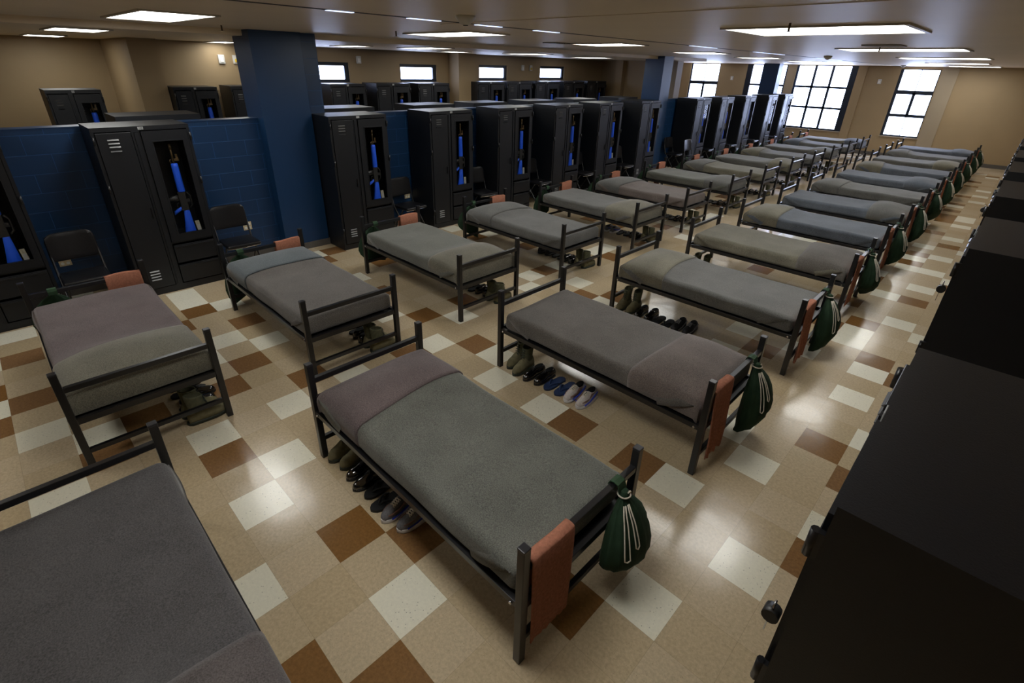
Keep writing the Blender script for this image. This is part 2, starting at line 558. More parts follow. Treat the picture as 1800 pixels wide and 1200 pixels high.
# wall pilasters
struct('trim_4', box(-2.2, -1.92, YF - .07, YF, 0, ZC), M['wall'])
struct('trim_5', box(0.22, 0.66, YF - .05, YF, 0, ZC), M['wallgrey'])
struct('trim_6', box(XB, XB + .42, 1.44, 1.86, 0, ZB), M['wall'])
struct('trim_7', box(XB, XB + .42, 8.45, 9.05, 0, ZB), M['wall'])
struct('trim_8', box(-7.75, -7.45, 15.1, 15.3, 0, ZB), M['wall'])
struct('trim_9', box(-5.75, -5.55, 15.25, 15.6, 0, ZB), M['wallgrey'])  # end of the stub wall, its window light painted in as a paler colour

def blue_column(name, label, y0, y1, stub=0.0):
    c = thing(name, label, 'column', (XP, y0, 0))
    c['kind'] = 'structure'
    obj('shaft', box(-.36, .20, 0, y1 - y0, 0, ZC - .001), M['bluepaint'], c)
    if stub:
        obj('stub', box(-.20, .10, y1 - y0, y1 - y0 + stub, 0, ZC - .001), M['block'], c)
        obj('corner_bead', box(.10, .203, y1 - y0, y1 - y0 + .006, 1.3, ZC - .001), M['slate'] if 'slate' in M else M['bluepaint'], c)
    obj('base_strip', box(-.36, .212, -.012, y1 - y0 + .012, 0, .10), M['base'], c)
    return c
blue_column('trim_10', 'blue painted column rising from the low blue block wall, nearest of three', 2.05, 2.72, 0.26)
blue_column('trim_11', 'blue painted column beside the middle lockers, second of three', 12.46, 12.94)
blue_column('trim_12', 'blue painted column before the large grid window, farthest of three', 20.9, 21.3)

# ------------------------------------------------------------------ windows
def window(name, axis, pos, a0, a1, z0, z1, rows, colfn, frame, bars):
    """rows: list of (z fraction lo, hi, [column fractions]) panes; the rest is dark frame"""
    root = thing(name, '', 'window')
    del root['label']; del root['category']
    root['kind'] = 'structure'
    def bx(p, q, r, s, d0, d1, bev=0):
        return box(p, q, pos + d0, pos + d1, r, s, bev) if axis == 'y' else box(pos - d1, pos - d0, p, q, r, s, bev)
    bm = bmesh.new()
    def add(p, q, r, s, d0=.03, d1=.11):
        if axis == 'y':
            add_box(bm, p, q, pos + d0, pos + d1, r, s)
        else:
            add_box(bm, pos - d1, pos - d0, p, q, r, s)
    w, h = a1 - a0, z1 - z0
    fl, fr, fb, ft = frame
    add(a0, a0 + fl, z0, z1); add(a1 - fr, a1, z0, z1)
    add(a0 + fl, a1 - fr, z0, z0 + fb); add(a0 + fl, a1 - fr, z1 - ft, z1)
    ia0, ia1, iz0, iz1 = a0 + fl, a1 - fr, z0 + fb, z1 - ft
    zs = [iz0]
    for (zb, th) in rows:                      # horizontal bars at fraction zb with thickness th
        zz = iz0 + (iz1 - iz0) * zb
        add(ia0, ia1, zz - th / 2, zz + th / 2)
    for (xb, th, lo, hi) in bars:              # vertical bars
        xx = ia0 + (ia1 - ia0) * xb
        add(xx - th / 2, xx + th / 2, iz0 + (iz1 - iz0) * lo, iz0 + (iz1 - iz0) * hi)
    obj('window_frame', bm, M['wframe'], root)
    obj('pane', bx(ia0 - .01, ia1 + .01, iz0 - .01, iz1 + .01, .075, .09), M['pane'], root)
    obj('window_sill', bx(a0 - .02, a1 + .02, z0 - .03, z0, -.04, .12), M['wallgrey'], root)
    return root
tall_rows = [(0.31, 0.10), (0.665, 0.13)]
tall_bars = [(0.5, 0.02, 0, .31), (0.5, .09, .31, .665), (0.5, 0.02, .665, 1)]
window('window_1', 'y', YF, *FW[0], tall_rows, None, (.09, .03, .05, .02), tall_bars)
grid_rows = [(1 / 3, .075), (2 / 3, .075)]
grid_bars = [(1 / 3, .085, 0, 1), (2 / 3, .085, 0, 1)]
window('window_2', 'y', YF, *FW[1], grid_rows, None, (.08, .22, .06, .02), grid_bars)
window('window_3', 'y', YF, *FW[2], grid_rows, None, (.22, .06, .06, .02), grid_bars)
window('window_4', 'y', YF, *FW[3], tall_rows, None, (.06, .04, .05, .02), tall_bars)
for k, h in enumerate(BWY):
    window('window_%d' % (5 + k), 'x', XB, *h, [], None, (.04, .10, .06, .07), [])

# ------------------------------------------------------------------ ceiling lights and fittings
def ceiling_light(x0, x1, y0, y1, z, label, group='ceiling light panels'):
    t = thing('ceiling_light', label, 'light', ((x0 + x1) / 2, (y0 + y1) / 2, z), 0, group)
    a, b = (x1 - x0) / 2, (y1 - y0) / 2
    bm = bmesh.new()
    f = .035
    add_box(bm, -a - f, a + f, -b - f, -b, -.014, -.0005)
    add_box(bm, -a - f, a + f, b, b + f, -.014, -.0005)
    add_box(bm, -a - f, -a, -b, b, -.014, -.0005)
    add_box(bm, a, a + f, -b, b, -.014, -.0005)
    obj('frame', bm, M['lframe'], t)
    bm = bmesh.new()
    for q in range(4):
        add_box(bm, -a + 2 * a * q / 4 + .004, -a + 2 * a * (q + 1) / 4 - .004, -b, b, -.010, -.006)
    obj('diffuser', bm, M['diffuser'], t)
LL = [(-3.85, -2.46, .50, 1.05), (-3.0, -1.82, 3.42, 4.0), (-2.5, -1.6, 6.1, 6.75), (-2.64, -1.85, 9.5, 10.3), (-2.75, -1.95, 12.8, 13.6), (-2.7, -1.9, 16.2, 17.0), (-2.8, -1.6, -2.5, -1.9)]
for k, q in enumerate(LL):
    ceiling_light(*q, ZC, 'lit white ceiling panel over the locker-side beds, %s' % (far(k) if k < 6 else 'behind the camera'))
RL = [(.80, 2.08, 4.05, 4.95), (.65, 2.03, 8.1, 8.9), (.68, 2.0, 12.1, 12.9), (.55, 1.7, 16.4, 17.2), (.5, 1.7, 20.6, 21.4), (.8, 2.08, -.2, .5)]
for k, q in enumerate(RL):
    ceiling_light(*q, ZC, 'lit white ceiling panel over the aisle-side beds, %s' % (far(k) if k < 5 else 'just above the camera'))
BL = [(-6.0, -5.05, .23, .72, 'nearest the camera'), (-9.4, -8.6, .30, .75, 'in the recess at the upper left'), (-8.3, -7.5, 2.72, 3.05, 'left of the nearest blue column'),
      (-5.95, -4.95, 5.3, 5.75, 'over the lockers behind the blue wall'), (-6.9, -6.05, 4.45, 4.75, 'just right of the nearest blue column'), (-7.2, -6.6, 7.2, 7.6, 'beyond the second small window'),
      (-6.3, -5.3, 8.4, 8.9, 'over the third small window'), (-6.6, -5.6, 11.2, 11.7, 'over the fourth small window')]
for *q, w in BL:
    ceiling_light(*q, ZB, 'lit white ceiling panel in the back bay, ' + w)
for k, (y0, y1) in enumerate([(1.34, 1.55), (2.05, 2.38), (2.80, 3.12), (3.60, 3.98), (7.0, 7.85), (9.4, 10.9), (13.0, 15.0)]):
    tag(obj('slot_light', box(gx0 + .006, gx1 - .006, y0, y1, ZC - .007, ZC - .0025), M['slot']), 'narrow lit slot in the long ceiling groove, %s' % far(k), 'light', 'slot lights in the ceiling groove')

def smoke_detector(x, y, z, label):
    t = thing('smoke_detector', label, 'smoke detector', (x, y, z))
    rings = []
    for r, h in ((.075, 0), (.075, -.018), (.062, -.035), (.040, -.055), (.026, -.062)):
        rings.append([(r * math.cos(2 * PI * k / 20), r * math.sin(2 * PI * k / 20), h) for k in range(20)])
    bm = bmesh.new(); add_rings(bm, rings)
    obj('housing', bm, M['plastic'], t)
    bm = bmesh.new()
    add_rings(bm, [[(r * math.cos(2 * PI * k / 12), r * math.sin(2 * PI * k / 12), h) for k in range(12)] for r, h in ((.022, -.062), (.018, -.068))])
    obj('sensor', bm, M['rblack'], t)
smoke_detector(-.42, 2.17, ZC, 'round ivory smoke detector on the ceiling near the slot lights')
smoke_detector(-.4, 11.6, ZC, 'small smoke detector on the ceiling before the large grid window')
smoke_detector(-.6, 20.5, ZC, 'small smoke detector on the ceiling above the tall right window')

def sprinkler(x, y, z, label):
    t = thing('sprinkler', label, 'sprinkler', (x, y, z), 0, 'ceiling sprinklers')
    bm = bmesh.new(); add_tube(bm, [(0, 0, 0), (0, 0, -.055)], .009, 8)
    obj('pipe', bm, M['brass'], t)
    bm = bmesh.new(); add_tube(bm, [(0, 0, -.055), (0, 0, -.058)], .026, 12)
    obj('deflector', bm, M['chrome'], t)
sprinkler(1.42, 3.75, ZC, 'sprinkler head beside the nearest aisle-side ceiling panel')
sprinkler(1.25, 7.6, ZC, 'sprinkler head between the second and third aisle-side ceiling panels')
sprinkler(-2.75, 3.1, ZC, 'sprinkler head beside the second locker-side ceiling panel')
sprinkler(-4.0, 1.6, ZC, 'sprinkler head near the first blue column')

def vent(x0, x1, y0, y1, label):
    t = thing('ceiling_vent', label, 'vent', ((x0 + x1) / 2, (y0 + y1) / 2, ZC), 0)
    a, b = (x1 - x0) / 2, (y1 - y0) / 2
    obj('backing', box(-a, a, -b, b, -.004, -.0005), M['groove'], t)
    bm = bmesh.new()
    n = 7
    for k in range(n):
        y = -b + (k + .5) * 2 * b / n
        add_box(bm, -a, a, y - b / n * .6, y + b / n * .6, -.014, -.006)
    obj('slats', bm, M['lframe'], t)
vent(1.15, 1.55, 7.1, 7.5, 'flat ceiling vent in front of the second aisle-side panel')
vent(-2.75, -2.5, 5.7, 6.1, 'flat ceiling vent between two locker-side panels')

# wall plates
def outlet(y, z, label):
    t = thing('outlet', label, 'outlet', (XP, y, z), 0, 'outlets on the blue wall')
    obj('plate', box(.0005, .008, -.058, .058, -.058, .058, .003), M['outlet'], t)
    for a in (-.026, .026):
        for b in (-.026, .026):
            rings = [[(h, a + r * math.cos(2 * PI * k / 12), b + r * math.sin(2 * PI * k / 12)) for k in range(12)] for r, h in ((.018, .007), (.018, .011), (.015, .012))]
            bm = bmesh.new(); add_rings(bm, rings)
            obj('socket', bm, M['socket'], t)
outlet(-.45, .43, 'ivory four-socket outlet behind the nearest folding chair')
outlet(1.62, .46, 'ivory four-socket outlet left of the nearest blue column')
outlet(4.38, .50, 'four-socket outlet between the second and third lockers')
outlet(12.3, .50, 'small outlet at the foot of the second blue column')

def wall_box(loc, axis, label, yellow=False):
    t = thing('wall_alarm', label, 'alarm', loc, 0 if axis == 'x' else -PI / 2)
    obj('housing', box(.0005, .04, -.055, .055, -.075, .075, .006), M['plastic'], t)
    if yellow:
        obj('lens', box(.04, .055, -.03, .03, -.05, .01, .006), M['yellow'], t)
    else:
        obj('lens', box(.04, .05, -.03, .03, -.05, .03, .006), M['socket'], t)
wall_box((XB, 2.96, 2.60), 'x', 'white wall box left of a yellow-lens one, left part of back wall')
wall_box((XB, 3.22, 2.60), 'x', 'white wall box with yellow lens, left of the nearest blue column', True)
wall_box((XB, 5.85, 2.66), 'x', 'white wall box right of the first small window')
wall_box((XB, 11.25, 2.58), 'x', 'white wall box left of a yellow-lens one, between small windows')
wall_box((XB, 11.6, 2.58), 'x', 'white wall box with yellow lens between the third and fourth small windows', True)
wall_box((-1.45, YF, 2.45), 'y', 'white wall box between the grid window and tall right window')
wall_box((-6.75, YF, 2.40), 'y', 'white wall box left of the far blue column')

# ------------------------------------------------------------------ lockers
def louvres(parent, x, y0, y1, zs, mt):
    bm = bmesh.new()
    for z in zs:
        v = [bm.verts.new(p) for p in ((x, y0, z + .010), (x, y1, z + .010), (x + .010, y1, z - .002), (x + .010, y0, z - .002), (x, y1, z - .006), (x, y0, z - .006))]
        for f in ((0, 1, 2, 3), (3, 2, 4, 5), (0, 3, 5), (1, 4, 2)):
            bm.faces.new([v[k] for k in f])
    return obj('louvre', bm, mt, parent)

LH = 1.93
def make_locker(label):
    """front faces +x, narrow solid door at -y, windowed door and two drawers at +y"""
    t = thing('locker', label, 'locker')
    bm = bmesh.new()
    d0, d1, w = -.30, .285, .46
    add_box(bm, d0, d1, -w, -w + .02, 0, LH)                  # sides
    add_box(bm, d0, d1, w - .02, w, 0, LH)
    add_box(bm, d0, d0 + .02, -w + .02, w - .02, 0, LH)       # back
    add_box(bm, d0 + .02, d1, -w + .02, w - .02, LH - .02, LH)  # top
    add_box(bm, d0 + .02, d1, -w + .02, w - .02, 0, .08)      # plinth
    add_box(bm, d0 + .02, d1, -.075, -.055, .08, LH - .02)    # divider
    add_box(bm, d0 + .02, d1, -.055, w - .02, .585, .605)     # shelf over the drawers
    add_box(bm, d1, d1 + .015, -w, w, 0, .08)                 # front lower rail
    add_box(bm, d1, d1 + .015, -w, w, LH - .045, LH)          # front top rail
    add_box(bm, d1, d1 + .015, -w, -w + .03, .08, LH - .045)
    add_box(bm, d1, d1 + .015, w - .03, w, .08, LH - .045)
    add_box(bm, d1, d1 + .015, -.105, -.03, .08, LH - .045)
    obj('cabinet', bm, M['locker'], t)
    # inner recessed strip between the doors
    obj('centre_post', box(.30, .312, -.082, -.05, .10, LH - .06), M['locker'], t)
    dl = obj('door', box(.288, .312, -.425, -.112, .09, LH - .055, .003), M['locker'], t)
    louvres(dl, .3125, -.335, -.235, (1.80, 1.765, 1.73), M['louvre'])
    louvres(dl, .3125, -.335, -.235, (1.685,), M['locker'])
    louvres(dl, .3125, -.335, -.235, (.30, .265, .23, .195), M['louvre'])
    # windowed door
    bm = bmesh.new()
    y0, y1, z0, z1 = -.02, .425, .61, LH - .055
    a0, a1, b0, b1 = .07, .365, .70, 1.76
    add_box(bm, .288, .312, y0, a0, z0, z1)
    add_box(bm, .288, .312, a1, y1, z0, z1)
    add_box(bm, .288, .312, a0, a1, z0, b0)
    add_box(bm, .288, .312, a0, a1, b1, z1)
    dw = obj('door', bm, M['locker'], t)
    obj('window_pane', box(.292, .295, a0, a1, b0, b1), M['clear'], dw)
    bm = bmesh.new()
    for p in ((a0 - .012, a0, b0 - .012, b1 + .012), (a1, a1 + .012, b0 - .012, b1 + .012), (a0, a1, b0 - .012, b0), (a0, a1, b1, b1 + .012)):
        add_box(bm, .312, .317, *p)
    obj('window_frame', bm, M['locker'], dw)
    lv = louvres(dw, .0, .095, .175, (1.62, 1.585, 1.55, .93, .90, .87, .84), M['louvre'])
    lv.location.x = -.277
    for z0, z1 in ((.345, .565), (.095, .315)):
        dr = obj('drawer', box(.288, .312, -.02, .425, z0, z1, .003), M['locker'], t)
        obj('drawer_pull', box(.312, .322, -.01, .415, z1 - .03, z1 - .012, .003), M['locker'], dr)
    for y in (-.452, .452):
        for z in (.30, 1.30, 1.80):
            bm = bmesh.new(); add_tube(bm, [(.318, y, z - .04), (.318, y, z + .04)], .011, 8)
            add_box(bm, .2995, .312, y - .008, y + .008, z - .04, z + .04)
            obj('hinge', bm, M['bed'], t)
    obj('door_handle', box(.312, .330, -.14, -.122, .93, 1.05, .004), M['bed'], t)
    obj('number_tag', box(.300, .304, -.035, .015, LH - .038, LH - .008, .001), M['tag'], t)
    return t

def text_mesh(body, size, depth):
    cu = bpy.data.curves.new('number_text', 'FONT')
    cu.body = body
    cu.size = size
    cu.extrude = depth
    cu.align_x = 'CENTER'
    cu.align_y = 'CENTER'
    o = bpy.data.objects.new('number_text', cu)
    COL.objects.link(o)
    dg = bpy.context.evaluated_depsgraph_get()
    me = bpy.data.meshes.new_from_object(o.evaluated_get(dg))
    bpy.data.objects.remove(o)
    return me

def make_rifle(label):
    """muzzle up, standing on its butt; grip and magazine towards -y; local base at the butt"""
    t = thing('training_rifle', label, 'rifle')
    bm = bmesh.new()
    add_tube(bm, [(0, 0, .83), (0, 0, 1.04)], .009, 8)
    add_tube(bm, [(0, 0, .985), (0, 0, 1.035)], .013, 8)
    obj('barrel', bm, M['brass'], t)
    bm = bmesh.new()
    v = add_box(bm, -.006, .006, -.012, .055, .86, .885)
    add_box(bm, -.005, .005, .03, .05, .86, .93)
    add_tube(bm, [(0, -.025, .835), (0, -.035, .86), (0, -.02, .88)], .006, 6)
    obj('front_sight', bm, M['brass'], t)
    rings = []
    for z, r in ((.52, .036), (.53, .039), (.80, .035), (.83, .033), (.835, .018)):
        rings.append([(r * .85 * math.cos(2 * PI * k / 14), r * math.sin(2 * PI * k / 14), z) for k in range(14)])
    bm = bmesh.new(); add_rings(bm, rings)
    obj('handguard', bm, M['rblue'], t)
    bm = bmesh.new()
    add_box(bm, -.020, .020, -.045, .030, .31, .52, .006)
    add_tube(bm, [(0, .045, .33), (0, .075, .36), (0, .075, .47), (0, .045, .51)], .010, 6)
    add_tube(bm, [(-.02, .01, .36), (-.02, .01, .50)], .014, 8)
    add_box(bm, -.02, .02, .02, .06, .40, .44, .004)
    obj('receiver', bm, M['rblack'], t)
    bm = bmesh.new()
    add_rings(bm, [[(x, y, z) for x, z in ((-.013, zc - .03), (.013, zc - .03), (.013, zc + .03), (-.013, zc + .03))] for y, zc in ((-.04, .455), (-.10, .45), (-.155, .425))])
    obj('magazine', bm, M['rblack'], t)
    bm = bmesh.new()
    add_rings(bm, [[(x, y + dy, z + dz) for x, dy, dz in ((-.014, 0, -.02), (.014, 0, -.02), (.014, .006, .02), (-.014, .006, .02))] for y, z in ((-.035, .345), (-.085, .315), (-.125, .29))])
    obj('pistol_grip', bm, M['rblue'], t)
    bm = bmesh.new()
    add_tube(bm, [(0, -.045, .40), (0, -.075, .395), (0, -.08, .36), (0, -.05, .345)], .004, 6)
    obj('trigger_guard', bm, M['rblack'], t)
    rings = []
    for z, ya, yb, hx in ((0.0, -.075, .045, .019), (.01, -.078, .047, .020), (.18, -.045, .034, .018), (.30, -.026, .028, .016), (.315, -.02, .024, .012)):
        rings.append([(-hx, ya, z), (hx, ya, z), (hx * 1.2, (ya + yb) / 2, z), (hx, yb, z), (-hx, yb, z), (-hx * 1.2, (ya + yb) / 2, z)])
    bm = bmesh.new(); add_rings(bm, rings)
    obj('stock', bm, M['rblue'], t)
    return t

def make_booklet(label):
    t = thing('booklet', label, 'booklet')
    bm = box(-.008, .008, -.022, .022, 0, .20, .002)
    obj('pages', bm, M['paper'], t)
    obj('cover_label', box(.008, .009, -.014, .014, .05, .15), M['tag'], t)
    return t

XL = -4.30
LOCK_Y = [-1.065, .56, 3.20, 4.92, 6.46, 8.05, 9.58, 11.32, 14.22, 15.84, 17.63, 19.68, 21.32]
WHERE = ['cut off at the left edge', 'just left of the first blue column', 'just right of the first blue column']
lock0 = rifle0 = book0 = None
for k, y in enumerate(LOCK_Y):
    where = WHERE[k] if k < 3 else '%s, blue-wall row' % far(k)
    lab = 'tall black steel locker with rifle window, ' + where
    rlab = 'blue training rifle upright inside the black locker ' + where
    if lock0 is None:
        lock0 = make_locker(lab); lock0.location = (XL, y, 0); lock0['group'] = 'lockers along the blue wall'
        rifle0 = make_rifle(rlab); rifle0.location = (XL + .235, y + .232, .625); rifle0.scale = (1, 1.05, 1.05); rifle0['group'] = 'rifles in the blue-wall lockers'
        book0 = make_booklet('small booklet in the rifle window of the locker ' + where)
        book0.location = (XL + .245, y + .32, .607); book0.rotation_euler = (.08, 0, 0); book0['group'] = 'booklets in lockers'
    else:
        dup(lock0, (XL, y, 0), 0, lab)
        r = dup(rifle0, (XL + .235, y + .232, .625), random.uniform(-.12, .12), rlab)
        if k < 8:
            b = dup(book0, (XL + .245, y + .325, .607), 0, 'small booklet in the rifle window of the locker ' + where)
            b.rotation_euler = (.08, 0, random.uniform(-.2, .2))
nt = obj('number_text', text_mesh('18', .036, .0008), None)
nt.data.materials.clear(); nt.data.materials.append(M['rblack'])
second = [o for o in S.objects if o.name.startswith('locker') and o.parent is None and abs(o.location.y - .56) < .01][0]
plate = [c for c in second.children if c.name.startswith('number_tag')][0]
nt.parent = plate
nt.rotation_euler = (PI / 2, 0, PI / 2)
nt.location = (.3048, -.010, LH - .023)

# lockers on the other side of the low wall, backs to the wall, only their tops show
for k, y in enumerate([.95, 3.55, 5.25, 6.65, 8.2, 9.75, 11.6]):
    dup(lock0, (-5.18, y, 0), PI, 'black locker top showing over the blue wall, %s' % far(k), 'lockers behind the blue wall', (1, 1, 1.015))
# lockers against the back wall
NB = [(.18, .87, 1.10), (1.87, 2.57, 1.115), (2.80, 3.55, 1.12), (4.75, 5.58, 1.135), (5.85, 6.75, 1.14), (6.98, 7.92, 1.14), (8.86, 9.86, 1.155), (9.96, 10.98, 1.155), (11.12, 12.22, 1.16), (12.42, 13.46, 1.16), (13.62, 14.66, 1.165)]
for k, (a, b, sz) in enumerate(NB):
    lab = 'black locker against the tan back wall, %s' % far(k)
    dup(lock0, (-8.05, (a + b) / 2, 0), 0, lab, 'lockers along the back wall', (1, (b - a) / .92, sz))
    dup(rifle0, (-7.815, (a + b) / 2 + .235 * (b - a) / .92, .625 * sz), 0, 'blue training rifle in the back-wall locker, %s' % far(k), 'rifles in the back-wall lockers', (1, 1.05, 1.2 * sz))
# lockers along the right, seen from above
for k, y in enumerate([.73, 3.15, 4.97, 6.56, 7.94, 9.4, 11.0]):
    s = dup(lock0, (3.225, y, 0), PI, 'black locker on the right seen from above, %s' % far(k), 'lockers along the right aisle', (1, 1.02, 1.83 / LH))

def padlock(loc, rz, label):
    t = thing('padlock', label, 'padlock', loc, rz)
    t.scale = (.8, .8, .8)
    bm = bmesh.new(); add_tube(bm, [(.0, -.022, 0), (.0, .022, 0)], .026, 12)
    obj('body', bm, M['rblack'], t)
    bm = bmesh.new(); add_tube(bm, [(0, -.01, .02), (0, -.012, .045), (0, .0, .056), (0, .012, .045), (0, .01, .02)], .004, 6)
    obj('shackle', bm, M['chrome'], t)
    bm = bmesh.new(); add_box(bm, -.006, -.002, -.004, .004, -.09, -.02)
    obj('key', bm, M['chrome'], t)
padlock((2.885, .34, 1.36), 0, 'black padlock with key on the nearest right-hand locker front')
padlock((2.885, 2.82, 1.55), 0, 'round padlock on the second right-hand locker front')
padlock((2.885, 5.2, 1.6), 0, 'padlock on the third right-hand locker front')

# ------------------------------------------------------------------ folding chairs (face +x)
def make_chair(label):
    t = thing('folding_chair', label, 'chair')
    s = rbox_bm(.205, .205, .022, .02, 6, 6, 1, lambda p, n: Vector((p.x, p.y, p.z + (.010 * (1 - (p.x / .2) ** 2) * (1 - (p.y / .2) ** 2) if n.z > 0 else 0))))
    obj('seat', s, M['vinyl'], t, (0.02, 0, .455))
    def bk(p, n):
        r = .09
        y, z = p.y, p.z
        ey, ez = max(0, abs(y) - (.215 - r)), max(0, z - (.15 - r))
        d = math.hypot(ey, ez)
        if d > r:
            y = math.copysign(.215 - r + ey * r / d, y); z = .15 - r + ez * r / d
        return Vector((p.x - .05 * (1 - (y / .215) ** 2) * .5, y, z))
    b = obj('backrest', rbox_bm(.018, .215, .15, .016, 1, 8, 6, bk), M['vinyl'], t, (-.215, 0, .745))
    b.rotation_euler = (0, -.16, 0)
    for sy in (-1, 1):
        y = .205 * sy
        obj('side_frame', tube([(-.25, y * .92, .86), (-.21, y, .70), (-.14, y, .47), (.06, y, .22), (.21, y, .012)], .0125, 8), M['bed'], t)
        obj('leg', tube([(.10, y * .9, .45), (-.08, y * .9, .22), (-.21, y * .9, .012)], .0115, 8), M['bed'], t)
        obj('foot', tube([(.205, y, .0), (.21, y, .03)], .016, 8), M['chrome'], t)
    obj('cross_bar', tube([(.15, -.2, .11), (.15, .2, .11)], .009, 6), M['bed'], t)
    obj('cross_bar', tube([(-.14, -.185, .13), (-.14, .185, .13)], .009, 6), M['bed'], t)
    obj('seat_bracket', tube([(.195, -.20, .432), (.215, 0, .428), (.195, .20, .432)], .008, 6), M['chrome'], t)
    return t
CH = [(-3.90, -.36, 'left of the nearest full locker'), (-4.02, 1.28, 'between the nearest full locker and the first blue column'), (-4.15, 4.06, 'between the second and third full lockers'),
      (-4.10, 5.69, 'in the third gap between lockers'), (-4.10, 7.26, 'in the fourth gap between lockers'), (-4.10, 8.82, 'in the fifth gap between lockers'), (-4.10, 10.45, 'in the sixth gap between lockers'),
      (-4.25, 13.35, 'beyond the second blue column, against the wall'), (-3.62, 13.30, 'beyond the second blue column, in front of another chair'), (-4.1, 15.03, 'in the gap just beyond the second blue column locker'),
      (-4.1, 16.73, 'in the third gap from the far end'), (-4.1, 18.65, 'in the second gap from the far end'), (-4.1, 20.5, 'in the gap nearest the far window')]
ch0 = None
for x, y, w in CH:
    lab = 'black padded folding chair ' + w
    if ch0 is None:
        ch0 = make_chair(lab); ch0.location = (x, y, 0); ch0['group'] = 'folding chairs between the lockers'
    else:
        dup(ch0, (x, y, 0), random.uniform(-.06, .06), lab)

# ------------------------------------------------------------------ beds (local: +x = end towards the lockers, -y = shoe side)
HL, HW = .995, .447
def sq(bm, x, y, z0, z1, h=.022):
    add_box(bm, x - h, x + h, y - h, y + h, z0, z1, .004)

BEDMESH = {}
def bed_parts():
    L = []
    for sx in (-1, 1):
        for sy in (-1, 1):
            bm = bmesh.new(); sq(bm, sx * HL, sy * HW, 0, .79)
            L.append(('bedpost', to_mesh('bedpost', bm, M['bed']), ('post_cap', to_mesh('post_cap', box(sx * HL - .023, sx * HL + .023, sy * HW - .023, sy * HW + .023, .785, .80, .004), M['cap']))))
        for nm, z, hz, hx in (('top_rail', .664, .019, .018), ('mattress_rail', .412, .023, .016), ('low_rail', .165, .018, .015)):
            L.append((nm, to_mesh(nm, box(sx * HL - hx, sx * HL + hx, -HW + .019, HW - .019, z - hz, z + hz, .003), M['bed']), None))
    for sy in (-1, 1):
        bm = bmesh.new()
        add_box(bm, -HL + .019, HL - .019, sy * HW - .015, sy * HW + .015, .385, .425, .002)
        L.append(('side_rail', to_mesh('side_rail', bm, M['bed']), None))
        for sx in (-1, 1):
            bm = bmesh.new(); add_tube(bm, [(sx * (HL - .05), sy * (HW + .014), .405), (sx * (HL - .05), sy * (HW + .026), .405)], .009, 6)
            L.append(('bolt', to_mesh('bolt', bm, M['chrome']), None))
    bm = bmesh.new()
    add_box(bm, -HL + .02, HL - .02, -HW + .016, HW - .016, .392, .398)
    L.append(('spring_deck', to_mesh('spring_deck', bm, M['bed']), None))
    return L
BEDP = bed_parts()

MX, MY, MZ0, MZ1 = .950, .442, .425, .585
def blanket_mesh(fold, seed):
    """mattress wrapped in the body blanket; pillow swelling at the fold end"""
    rr = random.Random(seed)
    ph = [rr.uniform(0, 6.28) for _ in range(6)]
    hz = (MZ1 - MZ0) / 2
    hump = rr.uniform(.060, .085)
    def top(x, y):
        u = (x * fold)                        # + towards fold end
        s = max(0, 1 - ((u - .62) / .44) ** 2)
        s = s * s
        e = max(0, 1 - (abs(y) / .46) ** 3)
        w = .004 * math.sin(5 * x + ph[0]) * math.cos(7 * y + ph[1]) + .003 * math.sin(11 * x + 6 * y + ph[2])
        return hump * s * e + w
    def fn(p, n):
        q = Vector(p)
        k = max(0, min(1, (p.z + hz) / (2 * hz)))
        q.z += top(p.x, p.y) * k
        if abs(n.y) > .5:                     # tucked sides: soft ripples, slightly undercut
            q.y += math.copysign(.004 * math.sin(9 * p.x + ph[3]) * (1 - k) - .006 * (1 - k), p.y)
        if abs(n.x) > .5:
            q.x += math.copysign(.005 * math.sin(14 * p.y + ph[4]) * (1 - k), p.x)
        q.z += (MZ0 + MZ1) / 2
        return q
    bm = rbox_bm(MX, MY, hz, .045, 34, 16, 4, fn)
    # hospital corners: the upper flap overhangs a recessed triangle at each corner
    for sx in (-1, 1):
        for sy in (-1, 1):
            o0 = .012 if sx == fold else .002
            P0, P1 = Vector((sx * (MX - .30), 0, MZ0 + .004)), Vector((sx * (MX - .04), 0, MZ1 - .030))
            nrm = Vector((-sx * (P1 - P0).z, 0, abs((P1 - P0).x))).normalized() * .055
            up, lo, un = [], [], []
            for k in range(9):
                p = P0.lerp(P1, k / 8)
                q = p + nrm * min(1, (8 - k) / 4 + .25)
                q.z = min(q.z, MZ1 - .028)
                bulge = .022 * math.sin(PI * (k + .7) / 9.4)
                up.append(bm.verts.new((q.x, sy * (MY + o0 - .003), q.z)))
                lo.append(bm.verts.new((p.x, sy * (MY + o0 + bulge), p.z)))
                un.append(bm.verts.new((p.x + sx * .006, sy * (MY - .004), p.z + .004)))
            for A, B in ((up, lo), (lo, un)):
                for k in range(8):
                    f = bm.faces.new((A[k], A[k + 1], B[k + 1], B[k])); f.smooth = True
    return bm, top

